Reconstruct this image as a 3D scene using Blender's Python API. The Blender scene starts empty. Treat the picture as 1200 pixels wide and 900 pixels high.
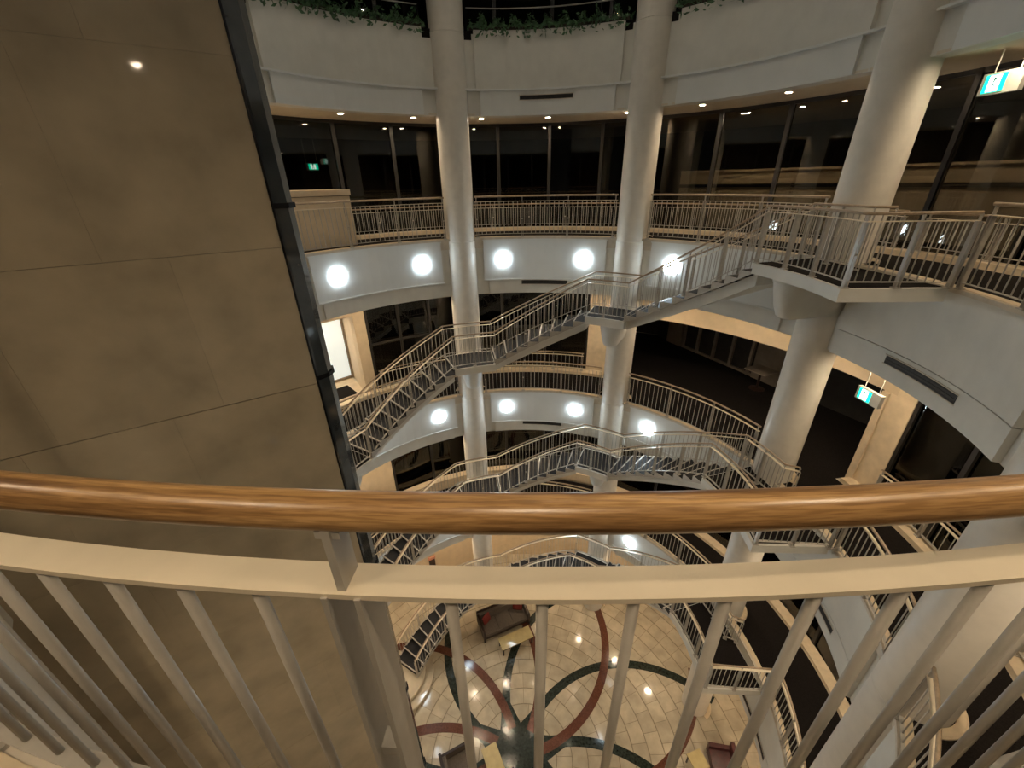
import bpy, math, random
from mathutils import Vector, Matrix
random.seed(7)
S = bpy.context.scene
C = S.collection
R_ = math.radians
# ---------------------------------------------------------------- frame of reference
# origin = centre of the round atrium on the level of the top walkway; metres
H = 5.16                     # storey height
RAIL = 6.21                  # radius of the railings
CAMP = Vector((-0.19621, -6.59681, 1.47448))
# ---------------------------------------------------------------- camera
cd = bpy.data.cameras.new('camera'); cam = bpy.data.objects.new('camera', cd); C.objects.link(cam)
p_, r_ = 0.46237, -0.0202
F = Vector((0, math.cos(p_), -math.sin(p_))); U = Vector((0, math.sin(p_), math.cos(p_))); X = Vector((1, 0, 0))
X2 = X*math.cos(r_) + U*math.sin(r_); U2 = -X*math.sin(r_) + U*math.cos(r_)
m = Matrix((X2, U2, -F)).transposed().to_4x4(); m.translation = CAMP
cam.matrix_world = m
cd.sensor_fit = 'HORIZONTAL'; cd.sensor_width = 36; cd.lens = 36*476.214/1200
cd.clip_start = 0.02; cd.clip_end = 200
S.camera = cam
# ---------------------------------------------------------------- world, exposure
w = bpy.data.worlds.new('night'); S.world = w; w.use_nodes = True
w.node_tree.nodes['Background'].inputs[0].default_value = (0.55, 0.7, 1, 1)
w.node_tree.nodes['Background'].inputs[1].default_value = 0.004
S.view_settings.view_transform = 'Standard'; S.view_settings.look = 'None'
S.view_settings.gamma = 1; S.view_settings.use_curve_mapping = False
S.view_settings.exposure = 0.8
LAMP = 24.0          # radiance of the round wall lamps
DOWN = 420.0        # radiance of the downlights
ROOF = 115.0        # radiance of the roof lights over the atrium
# ---------------------------------------------------------------- materials
def mat(name, col, rough=.5, var=.08, scale=6., metal=0, spec=.5, bump=0, coat=0, emit=None, es=0, stretch=None, rnd=0):
    M = bpy.data.materials.new(name); M.use_nodes = True
    nt = M.node_tree; b = nt.nodes['Principled BSDF']
    b.inputs['Roughness'].default_value = rough; b.inputs['Metallic'].default_value = metal
    b.inputs['Specular IOR Level'].default_value = spec; b.inputs['Coat Weight'].default_value = coat
    b.inputs['Coat Roughness'].default_value = .05
    tc = nt.nodes.new('ShaderNodeTexCoord'); mp = nt.nodes.new('ShaderNodeMapping')
    nt.links.new(tc.outputs['Object'], mp.inputs[0])
    if stretch: mp.inputs['Scale'].default_value = stretch
    n = nt.nodes.new('ShaderNodeTexNoise'); n.inputs['Scale'].default_value = scale; n.inputs['Detail'].default_value = 6
    nt.links.new(mp.outputs[0], n.inputs['Vector'])
    cr = nt.nodes.new('ShaderNodeValToRGB')
    a = [max(0, c*(1-var*2)) for c in col]; z = [min(1, c*(1+var*2)) for c in col]
    cr.color_ramp.elements[0].color = (*a, 1); cr.color_ramp.elements[1].color = (*z, 1)
    cr.color_ramp.elements[0].position = .25; cr.color_ramp.elements[1].position = .75
    nt.links.new(n.outputs['Fac'], cr.inputs[0])
    out = cr.outputs[0]
    if rnd:
        oi = nt.nodes.new('ShaderNodeObjectInfo'); hs = nt.nodes.new('ShaderNodeHueSaturation')
        mr = nt.nodes.new('ShaderNodeMapRange'); mr.inputs[3].default_value = 1-rnd; mr.inputs[4].default_value = 1+rnd
        nt.links.new(oi.outputs['Random'], mr.inputs[0]); nt.links.new(mr.outputs[0], hs.inputs['Value'])
        nt.links.new(out, hs.inputs['Color']); out = hs.outputs[0]
    nt.links.new(out, b.inputs['Base Color'])
    if bump:
        bp = nt.nodes.new('ShaderNodeBump'); bp.inputs['Strength'].default_value = bump; bp.inputs['Distance'].default_value = .01
        n2 = nt.nodes.new('ShaderNodeTexNoise'); n2.inputs['Scale'].default_value = scale*8
        nt.links.new(mp.outputs[0], n2.inputs['Vector']); nt.links.new(n2.outputs['Fac'], bp.inputs['Height'])
        nt.links.new(bp.outputs[0], b.inputs['Normal'])
    if emit:
        b.inputs['Emission Color'].default_value = (*emit, 1); b.inputs['Emission Strength'].default_value = es
    return M
MAT = dict(
    plaster=mat('plaster', (.66, .64, .58), .6, .03, 3, bump=.05),
    panel=mat('painted_panel', (.70, .70, .67), .45, .02, 2),
    column=mat('column_paint', (.70, .65, .57), .38, .03, 5, bump=.12),
    rail=mat('rail_paint', (.43, .395, .34), .32, .05, 14),
    bar=mat('bar_paint', (.74, .64, .48), .38, .03, 10),
    coping=mat('coping', (.60, .53, .43), .5, .05, 8),
    wood=None, railwood=mat('glare_paled_oak', (.34, .25, .165), .35, .12, 20),  # far handrails: same oak, distance glare put into a paler colour
    stone=mat('honed_stone', (.48, .40, .28), .42, .10, 2.6, spec=.3, rnd=.04, coat=.35),
    joint=mat('joint_filler', (.10, .08, .06), .8, .1, 20),
    carpet=mat('carpet', (.013, .0105, .0095), .95, .3, 60, spec=.1),
    border=mat('border_stone', (.68, .55, .38), .35, .05, 8),
    tan=mat('tan_wall', (.62, .495, .335), .6, .04, 4),
    tanpier=mat('pier_stone', (.70, .57, .40), .5, .06, 5),
    whiteboard=mat('white_panel', (.80, .87, .88), .4, .02, 3, emit=(.75, .93, 1.0), es=.28),  # white panel given a faint bluish glow of its own
    mull=mat('window_frame', (.020, .017, .014), .4, .1, 10),
    dark=mat('dark_wall', (.03, .026, .022), .7, .2, 3),
    mid=mat('greybrown_wall', (.27, .225, .18), .7, .1, 3),
    tile=mat('floor_tile', (.46, .395, .295), .10, .10, 2.5, rnd=.09),
    grout=mat('grout', (.22, .18, .12), .8, .1, 15),
    red=mat('red_granite', (.115, .042, .026), .12, .18, 22),
    green=mat('green_granite', (.022, .029, .024), .10, .4, 14),
    treadmat=mat('tread_rubber', (.016, .015, .016), .65, .15, 30, spec=.25),
    soffit=mat('soffit', (.64, .56, .44), .7, .03, 4),
    vent=mat('vent_grille', (.05, .045, .04), .6, .2, 30),
    edge=mat('tinted_edge', (.040, .048, .054), .07, .2, 3, spec=.9, coat=.6),
    steel=mat('dark_steel', (.03, .03, .035), .25, .1, 8, metal=.8),
    leaf=mat('leaf', (.06, .13, .055), .5, .35, 9),
    soil=mat('soil', (.03, .022, .015), .9, .3, 20),
    sofa=mat('sofa_fabric', (.125, .10, .08), .85, .1, 30),
    sofaframe=mat('dark_wood', (.03, .016, .012), .35, .2, 12),
    cushion=mat('red_cushion', (.17, .02, .015), .8, .1, 20),
    tabletop=mat('table_top', (.50, .40, .20), .12, .06, 5),
    armleather=mat('maroon_leather', (.06, .012, .012), .35, .2, 12),
    lampglass=mat('lamp_opal', (.9, .9, .9), .3, 0, 2, emit=(.74, .90, 1.0), es=LAMP),
    lampmetal=mat('lamp_metal', (.75, .75, .75), .3, .02, 6),
    downlens=mat('downlight_lens', (.9, .9, .85), .3, 0, 2, emit=(1.0, .79, .54), es=DOWN),
    rooflens=mat('roof_light_lens', (.9, .9, .85), .3, 0, 2, emit=(1.0, .90, .73), es=ROOF),
    signcase=mat('sign_case', (.50, .49, .44), .4, .03, 8),
    signgreen=mat('sign_green', (.0, .5, .3), .4, 0, 2, emit=(.0, 1.0, .62), es=1.2),
    signwhite=mat('sign_white', (.9, .9, .9), .4, 0, 2, emit=(.72, 1.0, .92), es=1.8),
    signink=mat('sign_ink', (.0, .16, .09), .5, 0, 2),
    pink=mat('pinkish_board', (.55, .25, .17), .5, .05, 5),
)
def wood():
    M = bpy.data.materials.new('oak'); M.use_nodes = True; nt = M.node_tree; b = nt.nodes['Principled BSDF']
    uv = nt.nodes.new('ShaderNodeUVMap'); mp = nt.nodes.new('ShaderNodeMapping'); mp.inputs['Scale'].default_value = (1.0, 26, 1)
    n = nt.nodes.new('ShaderNodeTexNoise'); n.inputs['Scale'].default_value = 2.2; n.inputs['Detail'].default_value = 9; n.inputs['Distortion'].default_value = .12
    nt.links.new(uv.outputs[0], mp.inputs[0]); nt.links.new(mp.outputs[0], n.inputs['Vector'])
    mp2 = nt.nodes.new('ShaderNodeMapping'); mp2.inputs['Scale'].default_value = (9, 150, 1)
    n2 = nt.nodes.new('ShaderNodeTexNoise'); n2.inputs['Scale'].default_value = 2; n2.inputs['Detail'].default_value = 4
    nt.links.new(uv.outputs[0], mp2.inputs[0]); nt.links.new(mp2.outputs[0], n2.inputs['Vector'])
    cr = nt.nodes.new('ShaderNodeValToRGB'); e = cr.color_ramp.elements
    e[0].position = .33; e[0].color = (.17, .085, .032, 1); e[1].position = .68; e[1].color = (.54, .33, .14, 1)
    x = e.new(.5); x.color = (.38, .215, .085, 1)
    nt.links.new(n.outputs['Fac'], cr.inputs[0])
    mx = nt.nodes.new('ShaderNodeMix'); mx.data_type = 'RGBA'; mx.blend_type = 'MULTIPLY'; mx.inputs[0].default_value = .55
    cr2 = nt.nodes.new('ShaderNodeValToRGB'); cr2.color_ramp.elements[0].position = .42; cr2.color_ramp.elements[0].color = (.45, .38, .3, 1); cr2.color_ramp.elements[1].position = .56
    nt.links.new(n2.outputs['Fac'], cr2.inputs[0]); nt.links.new(cr.outputs[0], mx.inputs[6]); nt.links.new(cr2.outputs[0], mx.inputs[7])
    nt.links.new(mx.outputs[2], b.inputs['Base Color']); b.inputs['Roughness'].default_value = .30
    return M
MAT['wood'] = wood()
def glass():
    M = bpy.data.materials.new('tinted_glass'); M.use_nodes = True; nt = M.node_tree; nt.nodes.remove(nt.nodes['Principled BSDF'])
    t = nt.nodes.new('ShaderNodeBsdfTransparent'); t.inputs[0].default_value = (.46, .45, .42, 1)
    g = nt.nodes.new('ShaderNodeBsdfGlossy'); g.inputs[0].default_value = (.9, .88, .84, 1); g.inputs['Roughness'].default_value = .02
    f = nt.nodes.new('ShaderNodeFresnel'); f.inputs[0].default_value = 1.55
    mx = nt.nodes.new('ShaderNodeMixShader'); nt.links.new(f.outputs[0], mx.inputs[0]); nt.links.new(t.outputs[0], mx.inputs[1]); nt.links.new(g.outputs[0], mx.inputs[2])
    nt.links.new(mx.outputs[0], nt.nodes['Material Output'].inputs[0])
    return M
MAT['glass'] = glass()
# ---------------------------------------------------------------- mesh helpers
def pol(r, a, z=0.): return Vector((r*math.cos(R_(a)), r*math.sin(R_(a)), z))
class MB:
    def __init__(s): s.v = []; s.f = []; s.uv = None; s.smooth = set()
    def hexa(s, P):      # 8 points: bottom 4 (ccw), top 4
        o = len(s.v); s.v += [tuple(p) for p in P]
        for q in ((3, 2, 1, 0), (4, 5, 6, 7), (0, 1, 5, 4), (1, 2, 6, 5), (2, 3, 7, 6), (3, 0, 4, 7)): s.f.append(tuple(o+i for i in q))
        return s
    def box(s, c, d, rz=0):
        cx, cy, cz = c; hx, hy, hz = d[0]/2, d[1]/2, d[2]/2; ca, sa = math.cos(rz), math.sin(rz)
        P = [(cx+x*ca-y*sa, cy+x*sa+y*ca, cz+z) for z in (-hz, hz) for x, y in ((-hx, -hy), (hx, -hy), (hx, hy), (-hx, hy))]
        return s.hexa(P)
    def sector(s, r0, r1, a0, a1, z0, z1, step=2.5):
        if a1 < a0: a0, a1 = a1, a0
        n = max(1, int(math.ceil((a1-a0)/step))); full = abs(a1-a0-360) < 1e-6
        o = len(s.v)
        for i in range(n+(0 if full else 1)):
            a = a0+(a1-a0)*i/n
            for r, z in ((r0, z0), (r1, z0), (r1, z1), (r0, z1)): s.v.append(tuple(pol(r, a, z)))
        m = n if full else n+1
        for i in range(n):
            b, c = o+4*i, o+4*((i+1) % m)
            for j in range(4): s.f.append((b+j, c+j, c+(j+1) % 4, b+(j+1) % 4)[::-1])
        if not full: s.f.append((o, o+1, o+2, o+3)); e = o+4*n; s.f.append((e+3, e+2, e+1, e))
        return s
    def sweep(s, pts, prof, closed_prof=True, uvs=False):
        # prof: (u,w) points; u = horizontal normal, w = up; swept along a path
        k = len(prof); o = len(s.v); n = len(pts); L = 0
        for i, p in enumerate(pts):
            a = pts[max(0, i-1)]; b = pts[min(n-1, i+1)]
            t = (b-a); h = Vector((t.x, t.y, 0))
            if h.length < 1e-6: h = Vector((1, 0, 0))
            h.normalize(); nrm = Vector((h.y, -h.x, 0)); t.normalize(); up = nrm.cross(t)
            if up.z < 0: up = -up
            # mitre
            sc = 1
            if 0 < i < n-1:
                d1 = (pts[i]-pts[i-1]); d2 = (pts[i+1]-pts[i]); d1.z = d2.z = 0
                if d1.length > 1e-6 and d2.length > 1e-6:
                    c = max(-1, min(1, d1.normalized().dot(d2.normalized()))); sc = 1/max(.5, math.sqrt((1+c)/2))
            for u, w_ in prof: s.v.append(tuple(p+nrm*u*sc+up*w_))
        for i in range(n-1):
            for j in range(k):
                s.f.append((o+i*k+j, o+(i+1)*k+j, o+(i+1)*k+(j+1) % k, o+i*k+(j+1) % k))
        s.f.append(tuple(o+j for j in range(k))[::1]); s.f.append(tuple(o+(n-1)*k+j for j in range(k))[::-1])
        return s
    def tube(s, pts, r, n=10): return s.sweep(pts, [(r*math.cos(2*math.pi*j/n), r*math.sin(2*math.pi*j/n)) for j in range(n)])
    def lathe(s, prof, c=(0, 0, 0), n=24, a0=0, a1=360, loop=False):
        o = len(s.v); k = len(prof); full = abs(a1-a0-360) < 1e-6; m = n if full else n+1
        for i in range(m):
            a = R_(a0+(a1-a0)*i/n)
            for r, z in prof: s.v.append((c[0]+r*math.cos(a), c[1]+r*math.sin(a), c[2]+z))
        for i in range(n):
            for j in range(k if loop else k-1):
                b, d, e = o+i*k, o+((i+1) % m)*k, (j+1) % k; s.f.append((b+j, d+j, d+e, b+e))
        if full and not loop:
            s.f.append(tuple(o+i*k+k-1 for i in range(m))); s.f.append(tuple(o+i*k for i in range(m))[::-1])
        return s
    def prism(s, poly, z0, z1):
        o = len(s.v); k = len(poly)
        for z in (z0, z1): s.v += [(p[0], p[1], z) for p in poly]
        s.f.append(tuple(range(o, o+k))[::-1]); s.f.append(tuple(range(o+k, o+2*k)))
        for j in range(k): s.f.append((o+j, o+(j+1) % k, o+k+(j+1) % k, o+k+j))
        return s
    def mesh(s, name, m, smooth=False, off=None, uv=None):
        me = bpy.data.meshes.new(name)
        v = s.v if off is None else [(p[0]-off[0], p[1]-off[1], p[2]-off[2]) for p in s.v]
        me.from_pydata(v, [], s.f)
        if m: me.materials.append(MAT[m])
        if smooth:
            for p in me.polygons: p.use_smooth = len(p.vertices) <= 4
        if uv:
            l = me.uv_layers.new(name='UVMap')
            for lp in me.loops: l.data[lp.index].uv = uv(me.vertices[lp.vertex_index].co)
        me.update()
        return me
def link(name, data, parent=None, loc=(0, 0, 0), rz=0):
    o = bpy.data.objects.new(name, data); C.objects.link(o); o.location = loc; o.rotation_euler = (0, 0, rz)
    if parent: o.parent = parent
    return o
def wloc(o):
    v = Vector((0, 0, 0))
    while o: v += o.location; o = o.parent
    return v
def part(name, mb, m, parent, smooth=False, label=None, kind=None, uv=None):
    """mesh given in atrium coordinates, linked under its parent (parents are never rotated)"""
    o = link(name, mb.mesh(name, m, smooth, wloc(parent), uv), parent)
    if label: o['label'] = label
    if kind: o['kind'] = kind
    return o
def tag(o, label, cat, group=None, kind=None):
    o['label'] = label; o['category'] = cat
    if group: o['group'] = group
    if kind: o['kind'] = kind
    return o
def thing(name, label, cat, loc=(0, 0, 0), group=None, kind=None): return tag(link(name, None, None, loc), label, cat, group, kind)
def solid(name, mb, m, label, cat, group=None, kind=None, base=None, smooth=False):
    base = base or (0, 0, 0)
    return tag(link(name, mb.mesh(name, m, smooth, base), None, base), label, cat, group, kind)
# ---------------------------------------------------------------- levels and columns
LV = {'n': 0., 'm': -H, 'l': -2*H}                       # three walkways
GZ = -3*H - .30                                          # ground floor
WALK = {'n': 'top walkway', 'm': 'middle walkway', 'l': 'lowest walkway'}
COLS = {'Z': 150.4, 'A': 104.8, 'B': 59.3, 'C': 13.2, 'D': -32.2, 'E': -77.5, 'F': -122.9, 'G': -164.}
BAYS = [('Z', 'A'), ('A', 'B'), ('B', 'C'), ('C', 'D'), ('D', 'E'), ('E', 'F'), ('F', 'G'), ('G', 'Z')]
def ang(b):
    a0, a1 = COLS[b[0]], COLS[b[1]]
    if b == ('G', 'Z'): a0 = 196.
    return a0, a1                                        # a0 > a1
BAYSAY = {'ZA': 'beside the stone lift shaft', 'AB': 'between the two mid-stair columns', 'BC': 'behind the upper stair flights',
          'CD': 'past the stair-head landing', 'DE': 'beyond the column past the landing', 'EF': 'where the oak handrail runs', 'FG': 'behind the lift shaft', 'GZ': 'hidden behind the lift shaft'}
RCOL, RC = 6.42, .43
RG = 8.10                                                # window ring
AX = -147.; SW = 1.35                                    # lift shaft axis and half width
# ---------------------------------------------------------------- slabs, ceilings, carpets
def stepring(a0, a1, step): 
    n = max(1, round((a1-a0)/step)); return [a0+(a1-a0)*i/n for i in range(n+1)]
for k, z in LV.items():
    fl = solid('floor', MB().sector(6.24, 13.5, 0, 360, z-.30, z, 3), 'coping', 'ring shaped floor slab of the '+WALK[k], 'floor', kind='structure', base=(0, 0, z))
    part('carpet', MB().sector(6.36, 7.74, 0, 360, z, z+.006, 3), 'carpet', fl, label='dark brown walkway carpet')
    part('border_strip', MB().sector(6.24, 6.36, 0, 360, z, z+.008, 3), 'border', fl, label='beige stone border along the railing')
    k0, k1 = (66, 368) if k == 'm' else (0, 360)          # no kerb across the lounge opening
    part('window_kerb', MB().sector(7.75, 8.05, k0, k1, z, z+.11, 3), 'border', fl, label='beige kerb at the foot of the windows')
    if k == 'm': part('carpet', MB().sector(7.74, 8.12, 8.8, 65, z, z+.006, 3), 'carpet', fl)
    if k == 'm':
        part('carpet', MB().sector(8.12, 13.4, 6.0, 66, z, z+.006, 3), 'carpet', fl)
    else:
        part('carpet', MB().sector(8.12, 13.4, 0, 360, z, z+.006, 3), 'carpet', fl)
    zc = z-1.70
    solid('ceiling', MB().sector(6.30, 13.5, 0, 360, zc, zc+.04, 3), 'soffit', 'warm white ceiling under the '+WALK[k], 'ceiling', kind='structure', base=(0, 0, zc))
solid('ceiling', MB().sector(6.30, 13.5, 0, 360, 3.05, 3.09, 3), 'soffit', 'warm white ceiling under the planter gallery', 'ceiling', kind='structure', base=(0, 0, 3.05))
solid('floor', MB().sector(6.30, 13.5, 0, 360, 4.62, 4.80, 3), 'carpet', 'ring shaped floor of the planter gallery', 'floor', kind='structure', base=(0, 0, 4.62))
solid('ceiling', MB().lathe([(13.6, 0), (13.6, .1)], (0, 0, 8.3), 48), 'dark', 'dark ceiling high over the atrium', 'ceiling', kind='structure', base=(0, 0, 8.3))
solid('wall_outer', MB().sector(13.5, 13.6, 0, 360, -12.0, 8.3, 5), 'dark', 'dark outer wall behind the windows', 'wall', kind='structure', base=(0, 0, -12))
# ---------------------------------------------------------------- spandrels
def spandrel(b, z, k):
    a0, a1 = ang(b); key = b[0]+b[1]
    say = WALK[k] if k != 'u' else 'planter gallery'
    extra = {'ZA': 'carrying two round lamps', 'AB': 'carrying two round lamps', 'BC': 'carrying one round lamp', 'CD': 'with a long vent slot'}.get(key, 'without lamps')
    if k == 'u': extra = 'under hanging plants'
    t = thing('wall_spandrel', f'pale curved spandrel of the {say} {extra}, {BAYSAY[key]}', 'wall', (0, 0, z-1.68 if k != 'u' else 3.04), kind='structure')
    if k == 'u':
        part('backing', MB().sector(6.30, 6.62, a1, a0, 3.04, 4.74), 'plaster', t)
        up = MB(); 
        part('upper_panel', MB().sector(6.205, 6.30, a1+5.8, a0-5.8, 3.62, 4.80), 'plaster', t)
        part('bevel', MB().sector(6.185, 6.30, a1, a0, 3.585, 3.62), 'panel', t)
        part('lower_panel', MB().sector(6.235, 6.30, a1+6.8, a0-6.8, 3.04, 3.585), 'panel', t)
        if key == 'AB': vents(t, 88.6, 75.9, 3.38, 3.47, 6.235)
        return
    part('backing', MB().sector(6.29, 6.60, a1, a0, z-1.68, z-.06), 'plaster', t)
    part('coping', MB().sector(6.185, 6.33, a1, a0, z-.06, z), 'coping', t)
    if key in ('ZA', 'AB', 'BC'):
        part('panel', MB().sector(6.205, 6.29, a1+5.9, a0-5.8, z-1.24, z-.075), 'panel', t)
        fr = MB().sector(6.19, 6.215, a1+5.7, a0-5.6, z-1.265, z-1.235).sector(6.19, 6.215, a1+5.7, a0-5.6, z-.09, z-.062)
        part('panel_edge', fr, 'panel', t)
        part('ledge', MB().sector(6.235, 6.29, a1+7, a0-7, z-1.68, z-1.265), 'plaster', t)
        if key == 'AB': vents(t, 88.4, 75.4, z-1.41, z-1.29, 6.235)
    else:
        part('panel', MB().sector(6.205, 6.29, a1+7, a0-5.0, z-1.19, z-.06), 'plaster', t)
        part('ledge', MB().sector(6.205, 6.29, a1+7, a0-5.0, z-1.68, z-1.205), 'plaster', t)
        if key == 'CD': vents(t, -2.3, -15.9, z-1.42, z-1.28, 6.205)
def vents(t, a0, a1, z0, z1, r):
    v = part('vent', MB().sector(r-.012, r-.002, a1, a0, z0, z1), 'vent', t, label='dark slotted air vent')
    for i in range(3):
        zz = z0+(z1-z0)*(i+.5)/3; part('vent_slat', MB().sector(r-.022, r-.013, a1+.2, a0-.2, zz-.006, zz+.006), 'mull', v)
    part('vent_frame', MB().sector(r-.024, r-.012, a1-.2, a0+.2, z1, z1+.015).sector(r-.024, r-.012, a1-.2, a0+.2, z0-.015, z0), 'coping', v)
for b in BAYS:
    spandrel(b, 4.8, 'u')
    for k, z in LV.items(): spandrel(b, z, k)
# ---------------------------------------------------------------- columns
COLSAY = {'Z': 'round cream column beside the foot of each staircase', 'A': 'round cream column under the lower mid-stair landings', 'B': 'round cream column under the upper mid-stair landings',
          'C': 'round cream column beside the stair-head landings', 'D': 'thick round cream column past the stair-head landings and vent slots', 'E': 'round cream column beside the oak handrail', 'F': 'round cream column behind the stone lift shaft', 'G': 'round cream column on the far side of the lift shaft'}
Z3 = [0, -11*.172, -20*.172, -H]        # landing heights of one staircase
def corbel(t, a, ztop):
    # cantilever from the column ending in a rounded, tapering nose
    mb = MB(); n = 16; rings = []
    for zz, wd, nose in ((ztop, .33, 4.86), (ztop-.07, .33, 4.86), (ztop-.085, .31, 4.88), (ztop-.55, .235, 5.0), (ztop-.72, .20, 5.08), (ztop-.76, .15, 5.14)):
        ring = [(6.30, wd), ]
        for i in range(n+1):
            th = math.pi/2+math.pi*i/n; ring.append((nose+wd+wd*math.cos(th), wd*math.sin(th)))
        ring.append((6.30, -wd)); rings.append((zz, ring))
    o = 0; K = n+3; ca, sa = math.cos(R_(a)), math.sin(R_(a))
    for zz, ring in rings:
        for x, y in ring: mb.v.append((x*ca-y*sa, x*sa+y*ca, zz))
    for i in range(len(rings)-1):
        for j in range(K): mb.f.append((i*K+j, i*K+(j+1) % K, (i+1)*K+(j+1) % K, (i+1)*K+j)[::-1])
    mb.f.append(tuple(range(K))); mb.f.append(tuple((len(rings)-1)*K+j for j in range(K))[::-1])
    part('corbel', mb, 'plaster', t, smooth=True)
for c, a in COLS.items():
    if c == 'E': continue            # the walkway is open here
    x, y, _ = pol(RCOL, a)
    t = thing('column', COLSAY[c], 'column', (x, y, GZ))
    cuts = [8.3, 4.72, -.08, -H-.08, -2*H-.08, GZ]
    for i in range(5):
        zt, zb = cuts[i], cuts[i+1]
        part('shaft', MB().lathe([(RC-.008, zb), (RC, zb+.008), (RC, zb+.009), (RC, zb+.03), (RC, zt-.03), (RC, zt-.011), (RC, zt-.010), (RC-.008, zt-.002)], (x, y, 0), 40), 'column', t, smooth=True)
    for z in (0, -H, -2*H, GZ):
        part('foot_disc', MB().lathe([(RC+.01, z+.004), (RC+.13, z+.004), (RC+.13, z+.03), (RC+.10, z+.045), (RC+.01, z+.045)], (x, y, 0), 24, a-78, a+78, loop=True), 'border', t)
    for k in range(3):
        if c == 'C': corbel(t, a-2.0, -k*H-.24)
        if c == 'B': corbel(t, a, Z3[1]-k*H-.22)
        if c == 'A': corbel(t, a+1, Z3[2]-k*H-.22)
        if c == 'Z' and k < 2: corbel(t, a+3, Z3[3]-k*H-.24)
# ---------------------------------------------------------------- railings
BAL = MB().tube([Vector((0, 0, .10)), Vector((0, 0, .945))], .0095, 6).mesh('baluster', 'rail', True) if False else None
def vtube(r, z0, z1, n):
    mb = MB(); mb.lathe([(r, z0), (r, z1)], (0, 0, 0), n); return mb
BAL = vtube(.0092, .09, .962, 8).mesh('baluster', 'rail', True)
BALS = vtube(.0092, .09, .90, 8).mesh('baluster', 'rail', True)
BALB = vtube(.0085, .09, .60, 6).mesh('baluster', 'rail', True)
def post_mesh(h, hb, name):
    mb = MB(); hb -= .006
    for s in (-1, 1): mb.box((s*.024, 0, hb/2), (.009, .060, hb))
    mb.box((0, 0, hb*.52), (.040, .034, .030)); mb.box((0, 0, .008), (.10, .09, .016))
    mb.box((0, 0, (h+hb)/2), (.012, .042, h-hb)); mb.box((0, 0, h-.022), (.034, .034, .012))
    return mb.mesh(name, 'rail')
POST = post_mesh(1.09, .966, 'post'); POSTB = post_mesh(.69, .60, 'post'); POSTS = post_mesh(.99, .90, 'post')
class Path:
    def __init__(s, pts):
        s.p = pts; s.s = [0]
        for a, b in zip(pts, pts[1:]): s.s.append(s.s[-1]+math.hypot(b.x-a.x, b.y-a.y))
        s.L = s.s[-1]
    def at(s, d):
        d = max(0, min(s.L, d))
        for i in range(len(s.p)-1):
            if d <= s.s[i+1] or i == len(s.p)-2:
                f = (d-s.s[i])/max(1e-9, s.s[i+1]-s.s[i]); a, b = s.p[i], s.p[i+1]
                return a.lerp(b, f), math.atan2(b.y-a.y, b.x-a.x)
def arc(r, a0, a1, z0, z1=None, step=1.6):
    n = max(1, int(math.ceil(abs(a1-a0)/step))); z1 = z0 if z1 is None else z1
    return [pol(r, a0+(a1-a0)*i/n, z0+(z1-z0)*i/n) for i in range(n+1)]
def shift(pts, dz): return [p+Vector((0, 0, dz)) for p in pts]
RECT = lambda w_, h: [(-w_/2, -h/2), (w_/2, -h/2), (w_/2, h/2), (-w_/2, h/2)]
def rail(t, pts, hw='railwood', hr=1.10, posts=None, nbal=None, sp=.1285, bal=None, post=None, hand_r=.024, sides=10, bars=(.966, .10), balz=0., balpos=None, uv=None, barw=.058):
    bal = bal or BAL; post = post or POST
    P = Path(pts); base = wloc(t)
    part('handrail', MB().tube(shift(pts, hr), hand_r, sides), hw, t, smooth=True, uv=uv)
    part('top_bar', MB().sweep(shift(pts, bars[0]), RECT(barw, .010)), 'bar', t)
    part('bottom_bar', MB().sweep(shift(pts, bars[1]-.01), RECT(.045, .010)), 'rail', t)
    pd = []
    if posts is None:
        n = max(1, round((P.L-.1)/1.25)); pd = [.05+(P.L-.10)*i/n for i in range(n+1)]
    else: pd = posts
    for d in pd:
        q, h = P.at(d); link('post', post, t, q-base, h)
    if balpos is None:
        balpos = []
        for a, b in zip(pd, pd[1:]):
            n = max(1, round((b-a)/sp)); balpos += [a+(b-a)*i/n for i in range(1, n)]
    for d in balpos:
        q, h = P.at(d); link('baluster', bal, t, q-base, h)
def ring_rail(a0, a1, z, label, group=None, **kw):
    x, y, _ = pol(RAIL, (a0+a1)/2)
    t = thing('railing', label, 'railing', (x, y, z), group)
    rail(t, arc(kw.pop('r', RAIL), a0, a1, z), **kw)
    return t
for k, z in LV.items():
    W_ = WALK[k]
    ring_rail(146.3, 108.8, z, f'wood-topped baluster railing of the {W_} beside the stone lift shaft')
    ring_rail(100.8, 63.3, z, f'wood-topped baluster railing of the {W_} between the two mid-stair columns')
    ring_rail(55.2, 17.4, z, f'wood-topped baluster railing of the {W_} behind the upper stair flight')
    ring_rail(-8.0, -28.2, z, f'wood-topped baluster railing of the {W_} past the stair-head landing')
    ring_rail(-36.3, -73.4, z, f'wood-topped baluster railing of the {W_} beyond the thick round column')
    if k != 'n': ring_rail(-73.6, -118.8, z, f'wood-topped baluster railing of the {W_} far below the oak handrail')
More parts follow.
